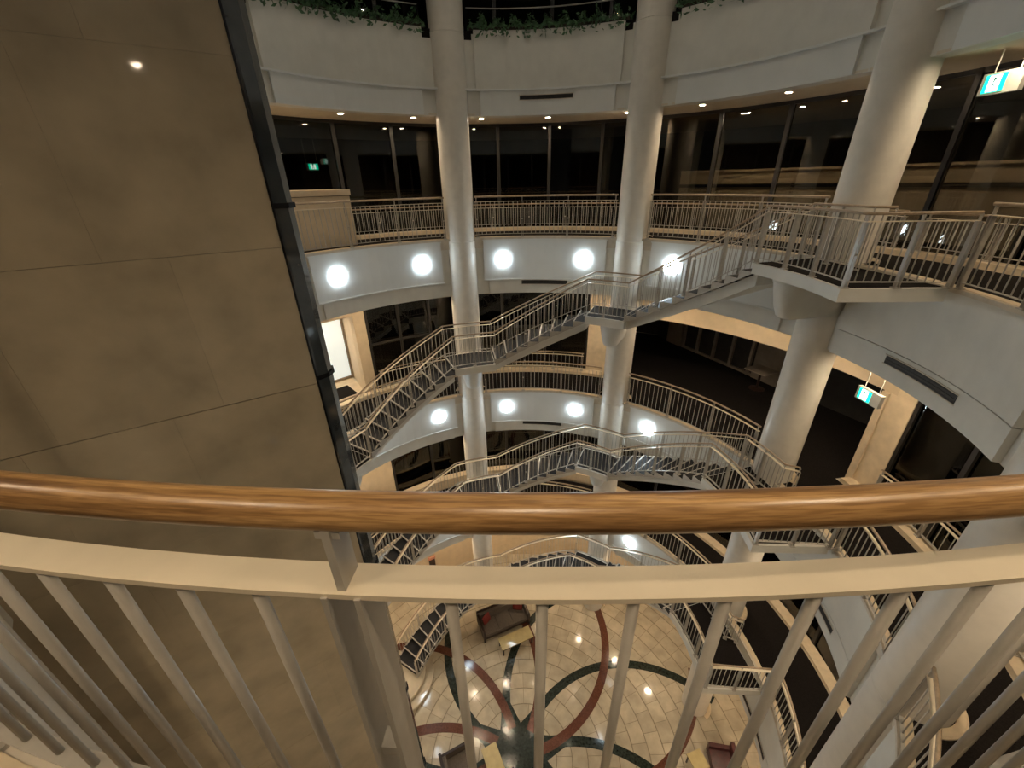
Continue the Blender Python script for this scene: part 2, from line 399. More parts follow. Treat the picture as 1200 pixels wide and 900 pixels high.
# the near railing: posts and balusters measured one by one
def near_rail():
    a0, a1 = -118.8, -73.6
    t = thing('railing', 'oak handrail over a cream flat bar and balusters, seen large and close', 'railing', (*pol(RAIL, -94)[:2], 0))
    pts = arc(RAIL, a0, a1, 0, step=.5)
    s_ = lambda a: (a-a0)*R_(1)*RAIL
    posts = [s_(a) for a in (-118.4, -106.4, -94.05, -79.1, -74.0)]
    bp = [s_(-92.70+1.235*i) for i in range(11)]+[s_(-77.9+1.2*i) for i in range(3)]+[s_(-95.42-1.165*i) for i in range(9)]+[s_(-107.6-1.2*i) for i in range(9)]
    uv = lambda co: (math.atan2(co.y+wloc(t).y, co.x+wloc(t).x)*RAIL, math.atan2(co.z-1.10, math.hypot(co.x+wloc(t).x, co.y+wloc(t).y)-RAIL)*.024)
    rail(t, pts, 'wood', hr=1.096, bars=(.961, .10), barw=.053, posts=posts, balpos=bp, sides=28, uv=uv, hand_r=.0262)
near_rail()
# low rails that stand on the kerb in front of the windows
def back_rail(a0, a1, z, label):
    x, y, _ = pol(7.92, (a0+a1)/2)
    t = thing('window_railing', label, 'railing', (x, y, z+.11))
    rail(t, arc(7.92, a0, a1, z+.11), hr=.70, bars=(.60, .10), bal=BALB, post=POSTB, sp=.15, hand_r=.02, sides=8)
for k, z in LV.items():
    W_ = WALK[k]
    if k == 'n':
        for a0, a1, s in ((129.5, 106, 'beside the tan box'), (104, 60.5, 'between the two mid-stair columns'), (58.5, 14.5, 'behind the upper stair flight'), (12, -31, 'past the stair-head landing'), (-33, -76, 'beyond the thick round column')):
            back_rail(a0, a1, z, f'low window railing on the beige kerb of the {W_} {s}')
    elif k == 'm':
        for a0, a1, s in ((127.5, 106, 'beside the tan alcove'), (104, 71.5, 'between the two mid-stair columns'), (3.5, -31, 'past the pale stone pier'), (-33, -76, 'beyond the thick round column')):
            back_rail(a0, a1, z, f'low window railing on the beige kerb of the {W_} {s}')
# ---------------------------------------------------------------- windows
wn = [0]
def window(a0, a1, z0, z1, label, n=4, transom=None, r=RG):
    wn[0] += 1
    x, y, _ = pol(r, (a0+a1)/2, z0)
    t = thing(f'window_{wn[0]}', label, 'window', (x, y, z0), kind='structure')
    for i in range(n+1):
        a = a0+(a1-a0)*i/n; h = math.degrees(.045/r)
        part('mullion', MB().sector(r-.06, r+.06, a-h, a+h, z0, z1), 'mull', t)
    part('head', MB().sector(r-.05, r+.05, a1, a0, z1-.08, z1), 'mull', t)
    part('sill', MB().sector(r-.05, r+.05, a1, a0, z0, z0+.08), 'mull', t)
    if transom: part('transom', MB().sector(r-.05, r+.05, a1, a0, transom-.04, transom+.04), 'mull', t)
    h = math.degrees(.05/r)
    for i in range(n):
        b0, b1 = a0+(a1-a0)*i/n, a0+(a1-a0)*(i+1)/n
        mb = MB(); P = [pol(r, b0-h), pol(r, b1+h)]; nn = (P[0]+P[1]).normalized()*.006
        mb.hexa([P[0]-nn+Vector((0, 0, z0+.08)), P[1]-nn+Vector((0, 0, z0+.08)), P[1]+nn+Vector((0, 0, z0+.08)), P[0]+nn+Vector((0, 0, z0+.08)),
                 P[0]-nn+Vector((0, 0, z1-.08)), P[1]-nn+Vector((0, 0, z1-.08)), P[1]+nn+Vector((0, 0, z1-.08)), P[0]+nn+Vector((0, 0, z1-.08))])
        part('pane', mb, 'glass', t)
for b in BAYS:
    key = b[0]+b[1]; a0, a1 = ang(b); s = BAYSAY[key]
    window(a0, a1, .0, 3.05, f'dark night window wall of the top walkway {s}')
    window(a0, a1, 4.8, 8.3, f'dark window wall above the planter gallery {s}')
    if key == 'ZA':
        window(128.0, a1, -H, -H-1.7+H, f'dark window wall of the middle walkway {s}', 3, -H+1.75)
        window(128.0, a1, -2*H, -H-1.7, f'dark window wall of the lowest walkway {s}', 2)
    elif key == 'AB':
        window(a0, 71.0, -H, -1.7, f'dark window wall of the middle walkway {s}', 3, -H+1.75)
        window(a0, a1, -2*H, -H-1.7, f'dark window wall of the lowest walkway {s}', 4)
    elif key == 'BC':
        window(a0, a1, -2*H, -H-1.7, f'dark window wall of the lowest walkway {s}', 4)
    elif key == 'CD':
        window(3.6, a1, -H, -1.7, f'dark window wall of the middle walkway {s}', 4)
        window(a0, a1, -2*H, -H-1.7, f'dark window wall of the lowest walkway {s}', 4)
    else:
        window(a0, a1, -H, -1.7, f'dark window wall of the middle walkway {s}')
        window(a0, a1, -2*H, -H-1.7, f'dark window wall of the lowest walkway {s}')
# beige wall seen through the top windows past the stair head
pw = thing('wall_corridor', 'beige low wall with ledge lines seen through the top walkway windows', 'wall', (*pol(10.3, 10)[:2], 0), kind='structure')
part('wall_body', MB().sector(10.25, 10.5, -40, 57, 0, 1.18), 'tan', pw)
part('ledge', MB().sector(10.2, 10.5, -40, 57, 1.20, 1.26), 'mull', pw)
part('upper_course', MB().sector(10.25, 10.5, -40, 57, 1.28, 1.62), 'tan', pw)
part('coping', MB().sector(10.2, 10.5, -40, 57, 1.62, 1.68), 'tanpier', pw)
# ---------------------------------------------------------------- walls of the lower walkways
def tanwall(name, mb, label, mm='tan', base=(0, 0, 0)): return solid(name, mb, mm, label, 'wall', kind='structure', base=base)
# middle walkway: tan wall with an alcove and a white panel
z = -H
aw = thing('wall_alcove', 'tan wall with deep alcove holding a white panel, middle walkway', 'wall', (*pol(8.3, 140)[:2], z), kind='structure')
part('front_pier', MB().sector(8.05, 8.35, 128.1, 131.0, z, z+3.46), 'tan', aw)
part('lintel', MB().sector(8.05, 8.35, 131.0, 165, z+2.85, z+3.46), 'tan', aw)
A = pol(8.35, 131.0); B_ = pol(9.9, 129.5)
mb = MB(); d = (B_-A).normalized(); nn = Vector((-d.y, d.x, 0))*.10
q = [A, B_, B_-nn, A-nn]
mb.prism([(p.x, p.y) for p in q], z, z+3.0); part('side_wall', mb, 'tan', aw)
part('alcove_floor', MB().sector(8.36, 9.9, 130.2, 165, z+.001, z+.012), 'tanpier', aw)
part('floor_mat', MB().sector(8.40, 9.3, 132.4, 150, z+.012, z+.02), 'carpet', aw)
part('back_wall', MB().sector(9.9, 10.0, 129.0, 165, z, z+3.0), 'tan', aw)
part('alcove_ceiling', MB().sector(8.35, 9.9, 129.6, 165, z+2.95, z+3.0), 'tan', aw)
wb = part('white_panel', MB().sector(9.84, 9.9, 130.1, 150, z+.12, z+2.42), 'whiteboard', aw, label='large white glowing panel')
part('panel_frame', MB().sector(9.82, 9.9, 129.7, 130.1, z+.05, z+2.45).sector(9.82, 9.9, 129.7, 150, z+.05, z+.12), 'mid', wb)
# lounge opening on the middle walkway
lg = thing('wall_bulkhead', 'long tan bulkhead over the dark lounge opening, middle walkway', 'wall', (*pol(8.1, 35)[:2], z), kind='structure')
part('bulkhead', MB().sector(8.02, 8.30, 6.6, 66.0, z+2.42, z+3.46), 'tan', lg)
pr = solid('wall_pier', MB().sector(8.02, 8.75, 3.8, 8.6, z, z+3.46, 1).sector(7.98, 8.30, 7.6, 8.7, z, z+2.40, 1), 'tanpier', 'pale stone pier at the end of the dark lounge opening', 'wall', kind='structure', base=(*pol(8.3, 6)[:2], z))
pr = solid('wall_pier', MB().sector(8.02, 8.75, 65.0, 70.8, z, z+3.46, 1), 'tanpier', 'tan stone pier behind the upper mid-stair column, middle walkway', 'wall', kind='structure', base=(*pol(8.3, 66)[:2], z))
# back wall of the lounge (straight)
N24 = pol(1, 24.3); T24 = Vector((-N24.y, N24.x, 0))
def bw(u0, u1, d0, d1, z0, z1):
    P = [N24*d0+T24*u0, N24*d1+T24*u0, N24*d1+T24*u1, N24*d0+T24*u1]
    return MB().prism([(p.x, p.y) for p in P], z+z0, z+z1)
lb = thing('wall_lounge', 'dark back wall of the lounge with tall window bays', 'wall', (*(N24*10.8)[:2], z), kind='structure')
part('wall_body', bw(-7.5, 7.6, 10.82, 10.95, 0, 3.44), 'dark', lb)
part('wall_face', bw(1.2, 2.75, 10.70, 10.82, 0, 3.44), 'mid', lb, label='grey-brown wall face behind the table')
part('wall_face', bw(6.2, 7.0, 10.70, 10.82, 0, 3.44), 'mid', lb)
for u in (2.95, 3.75, 4.55, 5.35, 6.1): part('window_post', bw(u-.05, u+.05, 10.72, 10.82, 0, 2.9), 'mid', lb)
part('skirting', bw(2.75, 6.2, 10.74, 10.82, 0, .10), 'mid', lb)
# tan walls of the lowest walkway and ground floor
z = -2*H
tanwall('wall_tan', MB().sector(8.05, 8.25, 128.2, 168, z, z+3.46), 'tan wall of the lowest walkway beside the lift shaft', base=(*pol(8.1, 140)[:2], z))
ks = solid('wall_sill', MB().sector(7.70, 8.0, 60, 128, z+.11, z+.50), 'border', 'beige window sill wall of the lowest walkway', 'wall', kind='structure', base=(*pol(7.8, 95)[:2], z))
tanwall('wall_tan', MB().sector(8.3, 8.5, 45, 175, GZ, GZ+3.78), 'long curved tan wall round the ground floor', base=(*pol(8.3, 110)[:2], GZ))
tanwall('wall_tan', MB().sector(10.0, 10.2, -110, 45, GZ, GZ+3.78), 'curved tan wall far under the lowest walkway', base=(*pol(10, -30)[:2], GZ))
fb = thing('hose_cabinet', 'small dark wall cabinet with pinkish head on the ground floor', 'cabinet', (*pol(8.25, 120.7)[:2], GZ))
part('door', MB().sector(8.24, 8.297, 119.6, 121.6, GZ+.45, GZ+1.15), 'sofaframe', fb)
part('head', MB().sector(8.22, 8.297, 119.4, 121.8, GZ+1.15, GZ+1.30), 'pink', fb)
part('stand', MB().sector(8.24, 8.297, 119.8, 121.4, GZ, GZ+.45), 'tan', fb)
# tan box on the top walkway
bx = thing('counter', 'tan box-shaped counter with cap on the top walkway', 'counter', (*pol(7.2, 136)[:2], 0))
part('body', MB().sector(6.62, 7.62, 130.6, 145.3, .011, 1.22), 'tan', bx)
part('cap', MB().sector(6.58, 7.66, 130.4, 145.5, 1.235, 1.37), 'tan', bx)
part('joint', MB().sector(6.65, 7.60, 130.8, 145.2, 1.22, 1.235), 'joint', bx)
# ---------------------------------------------------------------- staircases
RI, RO = 4.66, 5.80
FL = [(16.5, 53.0, 11), (66.5, 98.4, 9), (113.4, 149.2, 10)]
RIS = .172
def staircase(k, z0):
    nm = {'n': 'highest', 'm': 'second', 'l': 'lowest'}[k]
    say = {'n': 'curved white steel staircase falling from the top walkway to the middle one', 'm': 'curved white steel staircase falling from the middle walkway to the lowest one', 'l': 'curved white steel staircase falling from the lowest walkway to the ground floor'}[k]
    t = thing('staircase', say, 'stairs', (*pol(5.2, 80)[:2], z0-H-(.0)), None)
    # head landing
    pA, pB = pol(RI-.02, -9.6), pol(6.13, -8.0)
    poly = [pol(RI-.02, a) for a in stepring(-9.6, 16.5, 2)]+[pol(6.13, a) for a in stepring(16.5, -8.0, 2)[::1]]
    hl = part('landing', MB().prism([(p.x, p.y) for p in poly], z0-.20, z0-.004), 'plaster', t)
    poly2 = [pol(RI+.05, a) for a in stepring(-8.8, 16.3, 2)]+[pol(6.10, a) for a in stepring(16.3, -7.3, 2)]
    part('landing_mat', MB().prism([(p.x, p.y) for p in poly2], z0-.004, z0+.004), 'carpet', hl)
    zc_ = z0
    for fi, (a0, a1, n) in enumerate(FL):
        for i in range(n-1):
            zc_ = zc_-RIS; b0 = a0+(a1-a0)*i/(n-1); b1 = a0+(a1-a0)*(i+1)/(n-1)
            tr = part('tread', MB().sector(RI, RO, b0-.25, b1, zc_-.035, zc_-.004, 4), 'rail', t)
            part('tread_mat', MB().sector(RI+.02, RO-.02, b0, b1-.45, zc_-.004, zc_+.004, 4), 'treadmat', tr)
            part('riser', MB().sector(RI+.06, RO-.06, b0-.12, b0+.02, zc_-.004, zc_+RIS-.036, 4), 'treadmat', t)
        zc_ -= RIS
        part('riser', MB().sector(RI+.06, RO-.06, a1-.12, a1+.02, zc_, zc_+RIS-.036, 4), 'treadmat', t)
        # waist slab under the treads, smooth below
        zs, ze = zc_+RIS*n, zc_
        mb = MB(); m_ = 14; prof_r = (RI+.16, RO-.16)
        for i in range(m_+1):
            f = i/m_; a = a0+(a1-a0)*f; zt = zs-RIS-.036+(ze+RIS-zs+RIS)*f-RIS*.5*0
            zt = (zs-RIS-.036)+(ze-zs+RIS)*f-.0; zb = zt-.24-.04*math.sin(math.pi*f)
            for r, zz in ((prof_r[0], zb), (prof_r[1], zb), (prof_r[1], zt), (prof_r[0], zt)): mb.v.append(tuple(pol(r, a, zz)))
        for i in range(m_):
            for j in range(4): mb.f.append((4*i+j, 4*(i+1)+j, 4*(i+1)+(j+1) % 4, 4*i+(j+1) % 4))
        mb.f.append((0, 1, 2, 3)); mb.f.append(tuple(4*m_+j for j in (3, 2, 1, 0)))
        part('waist_slab', mb, 'plaster', t)
        # toothed side plates
        for r in (RI+.005, RO-.005):
            mb = MB()
            for i in range(n-1):
                b0 = a0+(a1-a0)*i/(n-1); b1 = a0+(a1-a0)*(i+1)/(n-1); zt = zs-RIS*(i+1)-.036
                P = [pol(r-.006, b0, zt), pol(r-.006, b1, zt), pol(r-.006, b1, zt-RIS*.95), pol(r+.006, b0, zt), pol(r+.006, b1, zt), pol(r+.006, b1, zt-RIS*.95)]
                o = len(mb.v); mb.v += [tuple(p) for p in P]
                mb.f += [(o, o+1, o+2), (o+5, o+4, o+3), (o, o+3, o+4, o+1), (o+1, o+4, o+5, o+2), (o+2, o+5, o+3, o)]
            part('side_plate', mb, 'rail', t)
        # landing after the flight
        if fi < 2:
            b0, b1 = a1, FL[fi+1][0]
            ld = part('landing', MB().sector(RI-.02, RO+.02, b0, b1, zc_-.22, zc_-.004), 'plaster', t)
            part('landing_mat', MB().sector(RI+.04, RO-.04, b0+.3, b1-.3, zc_-.004, zc_+.004), 'treadmat', ld)
        elif k != 'l':
            ld = part('landing', MB().sector(RI-.02, 6.13, a1, 166, zc_-.20, zc_-.004), 'plaster', t)
            part('landing_mat', MB().sector(RI+.04, 6.10, a1+.3, 165.6, zc_-.004, zc_+.004), 'carpet', ld)
    # rails: inner and outer run, continuous through the landings
    def line(r):
        pts = []; zz = z0
        for fi, (a0, a1, n) in enumerate(FL):
            pts += arc(r, a0, a1, zz-.06 if fi < 0 else zz, zz-RIS*n); zz -= RIS*n
            if fi < 2: pts += arc(r, a1, FL[fi+1][0], zz)[1:]
        return pts, zz
    def dedupe(p):
        o = [p[0]]
        for q in p[1:]:
            if (q-o[-1]).length > 1e-4: o.append(q)
        return o
    inner, zz = line(RI+.045)
    head = [pol(6.10, -8.2, z0)]+[pol(6.10, -8.2, z0).lerp(pol(RI+.045, -9.0, z0), f) for f in (.25, .5, .75)]+arc(RI+.045, -9.0, 16.5, z0)
    end = arc(RI+.045, 149.2, 165.3, zz)[1:]+[pol(5.4, 164.6, zz), pol(6.10, 164.0, zz)] if k != 'l' else []
    full = dedupe(head+inner+end)
    P = Path(full)
    def dists(marks):
        out = []
        for q in marks:
            best = min(range(len(full)), key=lambda i: (full[i]-q).length); out.append(P.s[best])
        return out
    def zat(a):
        zz = z0
        for fi, (a0, a1, n) in enumerate(FL):
            if a < a0: return zz
            if a <= a1: return zz-RIS*n*(a-a0)/(a1-a0)
            zz -= RIS*n
        return zz
    def marks(r, L): return [pol(r, a, zat(a)) for a in L]
    M1 = [pol(6.10, -8.2, z0), pol(5.35, -8.6, z0), pol(RI+.045, -9.0, z0)]+marks(RI+.045, [1, 9, 16.5, 26, 35, 44, 53, 60, 66.5, 77, 88, 98.4, 106, 113.4, 122, 131, 140, 149.2])
    if k != 'l': M1 += [pol(RI+.045, 157, zz), pol(RI+.045, 165.3, zz), pol(6.10, 164, zz)]
    rail(t, full, hr=1.0, bars=(.90, .10), bal=BALS, posts=sorted(set(dists(M1))), post=POSTS, sp=.125, hand_r=.021, sides=8)
    outer, zz = line(RO-.045)
    outer = [pol(6.0, 3.6, z0)]+arc(RO-.045, 5.0, 16.4, z0)+outer
    full = dedupe(outer); P = Path(full)
    M2 = [full[0]]+marks(RO-.045, [5.0, 10.8, 16.5, 28.7, 40.8, 53, 66.5, 77, 88, 98.4, 113.4, 125, 137, 149.2])
    rail(t, full, hr=1.0, bars=(.90, .10), bal=BALS, posts=sorted(set(dists(M2))), post=POSTS, sp=.125, hand_r=.021, sides=8)
for k, z0 in LV.items(): staircase(k, z0)
# curved steps at the foot of the lowest staircase
zp = -3*H
pod = thing('podium', 'stone podium of two round steps at the foot of the lowest staircase', 'steps', (*pol(5.3, 152)[:2], GZ))
cpt = pol(5.62, 153.5)
def halfdisc(r, z0, z1):
    mb = MB(); pr = [(r-.03, z0), (r, z0+.03), (r, z1-.03), (r-.03, z1)]; n = 30
    ring = [[(cpt.x+q*math.cos(R_(153.5+90+180*i/n)), cpt.y+q*math.sin(R_(153.5+90+180*i/n)), zz) for q, zz in pr] for i in range(n+1)]
    k = 4
    for g in ring: mb.v += g
    for i in range(n):
        for j in range(3): mb.f.append((i*k+j, (i+1)*k+j, (i+1)*k+j+1, i*k+j+1))
    mb.f.append(tuple(i*k for i in range(n+1))[::-1]); mb.f.append(tuple(i*k+3 for i in range(n+1))); mb.f.append((0, 1, 2, 3, n*k+3, n*k+2, n*k+1, n*k))
    return mb
part('lower_step', halfdisc(1.55, GZ+.006, GZ+.15), 'tile', pod)
part('upper_step', halfdisc(1.25, GZ+.15, GZ+.295), 'tile', pod)
# ---------------------------------------------------------------- ground floor: stone tiles and the inlaid flower
gf = solid('floor', MB().lathe([(13.4, GZ-.2), (13.4, GZ-.006)], (0, 0, 0), 64), 'grout', 'beige tiled ground floor with an inlaid flower', 'floor', kind='structure', base=(0, 0, GZ-.2))
FC = Vector((-.24, 0.0, 0))
fwd = F
tiles = []
def inview(p):
    d = p-CAMP; f = d.dot(F)
    if f < .1: return 9
    return max(abs(d.dot(X2)/f)/1.26, abs(d.dot(U2)/f)/.945)
TW = .52; nr = 19
for i in range(nr):
    r0, r1 = .02+i*TW, (i+1)*TW-.012
    n = max(6, round(2*math.pi*(r0+r1)/2/.62)); off = (i % 2)*.5
    for j in range(n):
        a0 = 360*(j+off)/n; a1 = 360*(j+1+off)/n; g = math.degrees(.006/max(r0, .2))
        c = pol((r0+r1)/2, (a0+a1)/2, GZ)
        tiles.append((r0, r1, a0+g, a1-g, c))
def dist_key(t_):
    px = inview(t_[4]-Vector((0, 0, 0))); d = pol(1, math.degrees(math.atan2(t_[4].y, t_[4].x)))
    return 0 if (px < 1.0 and t_[4].length > 0 and math.hypot(t_[4].x, t_[4].y) < 8 and t_[4].y > -2.2) else 1
tiles.sort(key=lambda t_: (dist_key(t_), (t_[4]-CAMP).length))
rest = MB()
for i, (r0, r1, a0, a1, c) in enumerate(tiles):
    if i < 300: part('tile', MB().sector(r0, r1, a0, a1, GZ-.006, GZ, 8), 'tile', gf)
    else: rest.sector(r0, r1, a0, a1, GZ-.006, GZ, 8)
part('tile_field', rest, 'tile', gf, kind='stuff')
def band(ca, mm, z1, sgn, name, cut):
    rho = 4.35; c = FC+pol(rho, ca); mb = MB(); n = 44; tot = 116
    st = ca+180+sgn*cut
    for i in range(n+1):
        a = st+sgn*(tot-cut)*i/n; wd = .15
        for rr, zz in ((rho-wd, GZ), (rho+wd, GZ), (rho+wd, z1), (rho-wd, z1)):
            q = c+pol(rr, a, zz); mb.v.append(tuple(q))
    for i in range(n):
        for j in range(4): mb.f.append((4*i+j, 4*(i+1)+j, 4*(i+1)+(j+1) % 4, 4*i+(j+1) % 4))
    mb.f.append((0, 1, 2, 3)); mb.f.append(tuple(4*n+j for j in (3, 2, 1, 0)))
    part(name, mb, mm, gf)
for i in range(8):
    band(98+45*i, 'red', GZ+.0062+.0004*i, 1, 'red_petal_band', 11)
    band(-20+45*i, 'green', GZ+.0012+.0004*i, -1, 'green_petal_band', 12)
# dark green star at the heart of the flower
star = []
for i in range(8):
    for da, rr in ((-14, 1.25), (-4, 1.95), (2, 1.95), (10, 1.3), (22, .98)): star.append(FC+pol(rr, 16.5+45*i+da))
part('flower_heart', MB().prism([(p.x, p.y) for p in star], GZ, GZ+.0052), 'green', gf)
# ---------------------------------------------------------------- furniture on the ground floor
def local(t, name, mb, mm, rot, org, parent=None, smooth=False, label=None):
    ca, sa = math.cos(rot), math.sin(rot)
    mb.v = [(org.x+x*ca-y*sa, org.y+x*sa+y*ca, GZ+.006+z_) for x, y, z_ in mb.v]
    return part(name, mb, mm, parent or t, smooth, label)
def sofa(org, rot, label, cush):
    t = thing('sofa', label, 'sofa', (org.x, org.y, GZ+.006)); L, D = 2.10, .92
    for sx in (-1, 1):
        for sy in (-1, 1): local(t, 'leg', MB().box((sx*(L/2-.05), sy*(D/2-.05), .09), (.06, .06, .18)), 'sofaframe', rot, org)
    local(t, 'base_frame', MB().box((0, 0, .21), (L, D, .06)), 'sofaframe', rot, org)
    for i in range(3): local(t, 'seat_cushion', MB().box((-.64+.64*i, -.08, .33), (.625, .74, .18)), 'sofa', rot, org)
    for i in range(3): local(t, 'back_cushion', MB().box((-.64+.64*i, .33, .56), (.625, .16, .36)), 'sofa', rot, org)
    bk = local(t, 'back', MB().box((0, D/2-.04, .47), (L, .08, .62)), 'sofa', rot, org)
    local(t, 'back_top_rail', MB().box((0, D/2-.04, .795), (L, .09, .03)), 'sofaframe', rot, org, bk)
    for s in (-1, 1):
        ar = local(t, 'arm', MB().box((s*(L/2-.035), 0, .42), (.07, D, .44)), 'sofa', rot, org)
        local(t, 'arm_rail', MB().box((s*(L/2-.035), 0, .655), (.08, D+.01, .03)), 'sofaframe', rot, org, ar)
        local(t, 'arm_post', MB().box((s*(L/2-.035), -D/2-.005, .35), (.075, .05, .62)), 'sofaframe', rot, org, ar)
    local(t, 'front_rail', MB().box((0, -D/2, .225), (L, .03, .07)), 'sofaframe', rot, org)
    for i, x in enumerate(cush):
        q = tag(link('throw_cushion', None), 'dark red square cushion '+('by the sofa arm next to the staircase' if i == 0 else 'by the other sofa arm'), 'cushion')
        mb = MB(); n = 8
        for iy in range(n+1):
            for ix in range(n+1):
                u, v = ix/n*2-1, iy/n*2-1; h = .075*(1-u**4)*(1-v**4)
                mb.v.append((u*.21*(1-.08*v*v), h, v*.21*(1-.08*u*u)))
        kk = (n+1)**2; mb.v += [(a, -b, c) for a, b, c in mb.v[:kk]]
        for iy in range(n):
            for ix in range(n):
                a = iy*(n+1)+ix; mb.f.append((a, a+1, a+n+2, a+n+1)); mb.f.append((kk+a, kk+a+n+1, kk+a+n+2, kk+a+1))
        tl = R_(18)
        mb.v = [(a_, b_*math.cos(tl)+c_*math.sin(tl), c_*math.cos(tl)-b_*math.sin(tl)) for a_, b_, c_ in mb.v]
        ry = rot; me = mb.mesh('throw_cushion', 'cushion', True)
        q.location = 0, 0, 0
        bpy.data.objects.remove(q)
        q = link('throw_cushion', me, None, org+Vector((x*math.cos(rot)-.10*math.sin(rot)*1, x*math.sin(rot)+.10*math.cos(rot), GZ+.645)), rot+(.5 if x < 0 else -.5))
        tag(q, 'dark red cushion at the sofa end '+('towards the staircase' if x < 0 else 'away from the staircase'), 'cushion')
    return t
r1 = R_(23)
sofa(Vector((-.78, 4.62, 0)), r1, 'dark framed brown sofa with red cushions in front of the tan wall', (-.72, .72))
def table(org, rot, label, L=1.38, D=.52):
    t = thing('coffee_table', label, 'table', (org.x, org.y, GZ+.006))
    local(t, 'table_top', MB().box((0, 0, .40), (L, D, .035)), 'tabletop', rot, org)
    local(t, 'apron', MB().box((0, D/2-.04, .345), (L-.08, .02, .07)).box((0, -D/2+.04, .345), (L-.08, .02, .07)), 'sofaframe', rot, org)
    for sx in (-1, 1):
        for sy in (-1, 1): local(t, 'leg', MB().box((sx*(L/2-.05), sy*(D/2-.05), .19), (.05, .05, .38)), 'sofaframe', rot, org)
table(Vector((-.25, 3.73, 0)), r1, 'low oblong coffee table in front of the red-cushioned sofa')
table(Vector((-.94, -.46, 0)), R_(-65), 'low oblong coffee table standing over the flower heart')
sofa(Vector((-1.95, -.95, 0)), R_(-65+180), 'dark framed brown sofa beside the flower heart', ())
def armchair(org, rot, label):
    t = thing('armchair', label, 'armchair', (org.x, org.y, GZ+.006))
    for sx in (-1, 1):
        for sy in (-1, 1): local(t, 'leg', MB().box((sx*.32, sy*.32, .07), (.05, .05, .14)), 'sofaframe', rot, org)
    local(t, 'seat', MB().box((0, -.03, .29), (.52, .66, .30)), 'armleather', rot, org)
    local(t, 'backrest', MB().box((0, .33, .48), (.76, .12, .66)), 'armleather', rot, org)
    for s in (-1, 1): local(t, 'arm', MB().box((s*.32, -.03, .36), (.12, .68, .44)), 'armleather', rot, org)
armchair(Vector((6.35, -.35, 0)), R_(-100), 'dark maroon armchair beside the tan wall on the ground floor')
st = thing('side_table', 'small beige side table beside the maroon armchair', 'table', (5.55, -.35, GZ+.006))
local(st, 'table_top', MB().box((0, 0, .45), (.5, .5, .04)), 'tabletop', .3, Vector((5.55, -.35, 0)))
for sx in (-1, 1):
    for sy in (-1, 1): local(st, 'leg', MB().box((sx*.2, sy*.2, .215), (.04, .04, .43)), 'sofaframe', .3, Vector((5.55, -.35, 0)))
# table in the lounge of the middle walkway
tb = N24*10.05+T24*2.0
lt = thing('lounge_table', 'small square pedestal table against the lounge back wall', 'table', (tb.x, tb.y, -H+.006))
part('table_top', MB().box((tb.x, tb.y, -H+.71), (.75, .75, .03), R_(24)), 'mid', lt)
part('pedestal', MB().lathe([(.04, -H+.04), (.04, -H+.695)], (tb.x, tb.y, 0), 12), 'sofaframe', lt)
part('foot', MB().lathe([(.25, -H+.006), (.25, -H+.02), (.04, -H+.04)], (tb.x, tb.y, 0), 20), 'sofaframe', lt)
# ---------------------------------------------------------------- lift shaft with polished stone sides and tinted glass front
E_ = pol(1, AX); NN = Vector((-E_.y, E_.x, 0))
def sh(t_, w_, z_): return E_*t_+NN*w_+Vector((0, 0, z_))
def shbox(t0, t1, w0, w1, z0, z1):
    return MB().hexa([sh(t0, w0, z0), sh(t0, w1, z0), sh(t1, w1, z0), sh(t1, w0, z0), sh(t0, w0, z1), sh(t0, w1, z1), sh(t1, w1, z1), sh(t1, w0, z1)][::1])
T0, T1 = 3.40, 7.7
lw = thing('wall_left', 'tall polished brown stone wall of the lift shaft', 'wall', (*sh(4.7, SW, 0)[:2], GZ), kind='structure')
part('core', shbox(T0, T1, SW-.20, SW-.034, GZ+.004, 8.28), 'joint', lw)
rows = []; zz = -.28-1.29*12
while zz < 8.2:
    rows.append((max(GZ+.006, zz), min(8.28, zz+1.29))); zz += 1.29
for i, (za, zb) in enumerate(rows):
    big = .007 if abs((za+.28)/5.16-round((za+.28)/5.16)) < .02 else .0012
    sp = .62 if i % 2 else .0
    cuts = [T0, T0+.78+sp*.6, T0+1.85+sp*.35, T0+2.75+sp*.3, T1]
    for a_, b_ in zip(cuts, cuts[1:]): part('stone_panel', shbox(a_+.0006, b_-.0006, SW-.034, SW, za+big, zb-big*.25), 'stone', lw)
lf = thing('wall_shaft_far', 'stone wall on the hidden side of the lift shaft', 'wall', (*sh(4.7, -SW, 0)[:2], GZ), kind='structure')
part('core', shbox(T0, T1, -SW, -SW+.2, GZ+.004, 8.28), 'stone', lf)
fg = thing('window_shaft', 'dark tinted glass front with steel edge strip of the lift shaft', 'window', (*sh(T0, 0, 0)[:2], GZ), kind='structure')
segs = [GZ+.004, -11.2, -8.6, -6.0, -3.0, -.22, 1.33, 4.2, 6.8, 8.28]
for za, zb in zip(segs, segs[1:]):
    poly = [sh(T0, SW+.004, 0), sh(T0-.03, SW+.004, 0), sh(T0-.12, SW-.03, 0), sh(T0-.17, SW-.10, 0), sh(T0-.18, SW-.20, 0), sh(T0, SW-.2, 0)]
    part('edge_strip', MB().prism([(p.x, p.y) for p in poly][::-1], za+.006, zb-.006), 'edge', fg, label='dark glossy edge strip')
    part('front_pane', shbox(T0-.16, T0-.13, -SW+.2, SW-.21, za+.006, zb-.006), 'edge', fg)
    poly = [sh(T0+.0, SW+.012, 0), sh(T0-.04, SW+.012, 0), sh(T0-.13, SW-.02, 0), sh(T0-.19, SW-.10, 0), sh(T0-.20, SW-.20, 0), sh(T0, SW-.2, 0)]
    if -9 < zb < 8: part('clamp', MB().prism([(p.x, p.y) for p in poly][::-1], zb-.02, zb+.02), 'steel', fg)
part('edge_line', shbox(T0-.012, T0+.004, SW-.02, SW+.006, GZ+.006, 8.28), 'steel', fg)
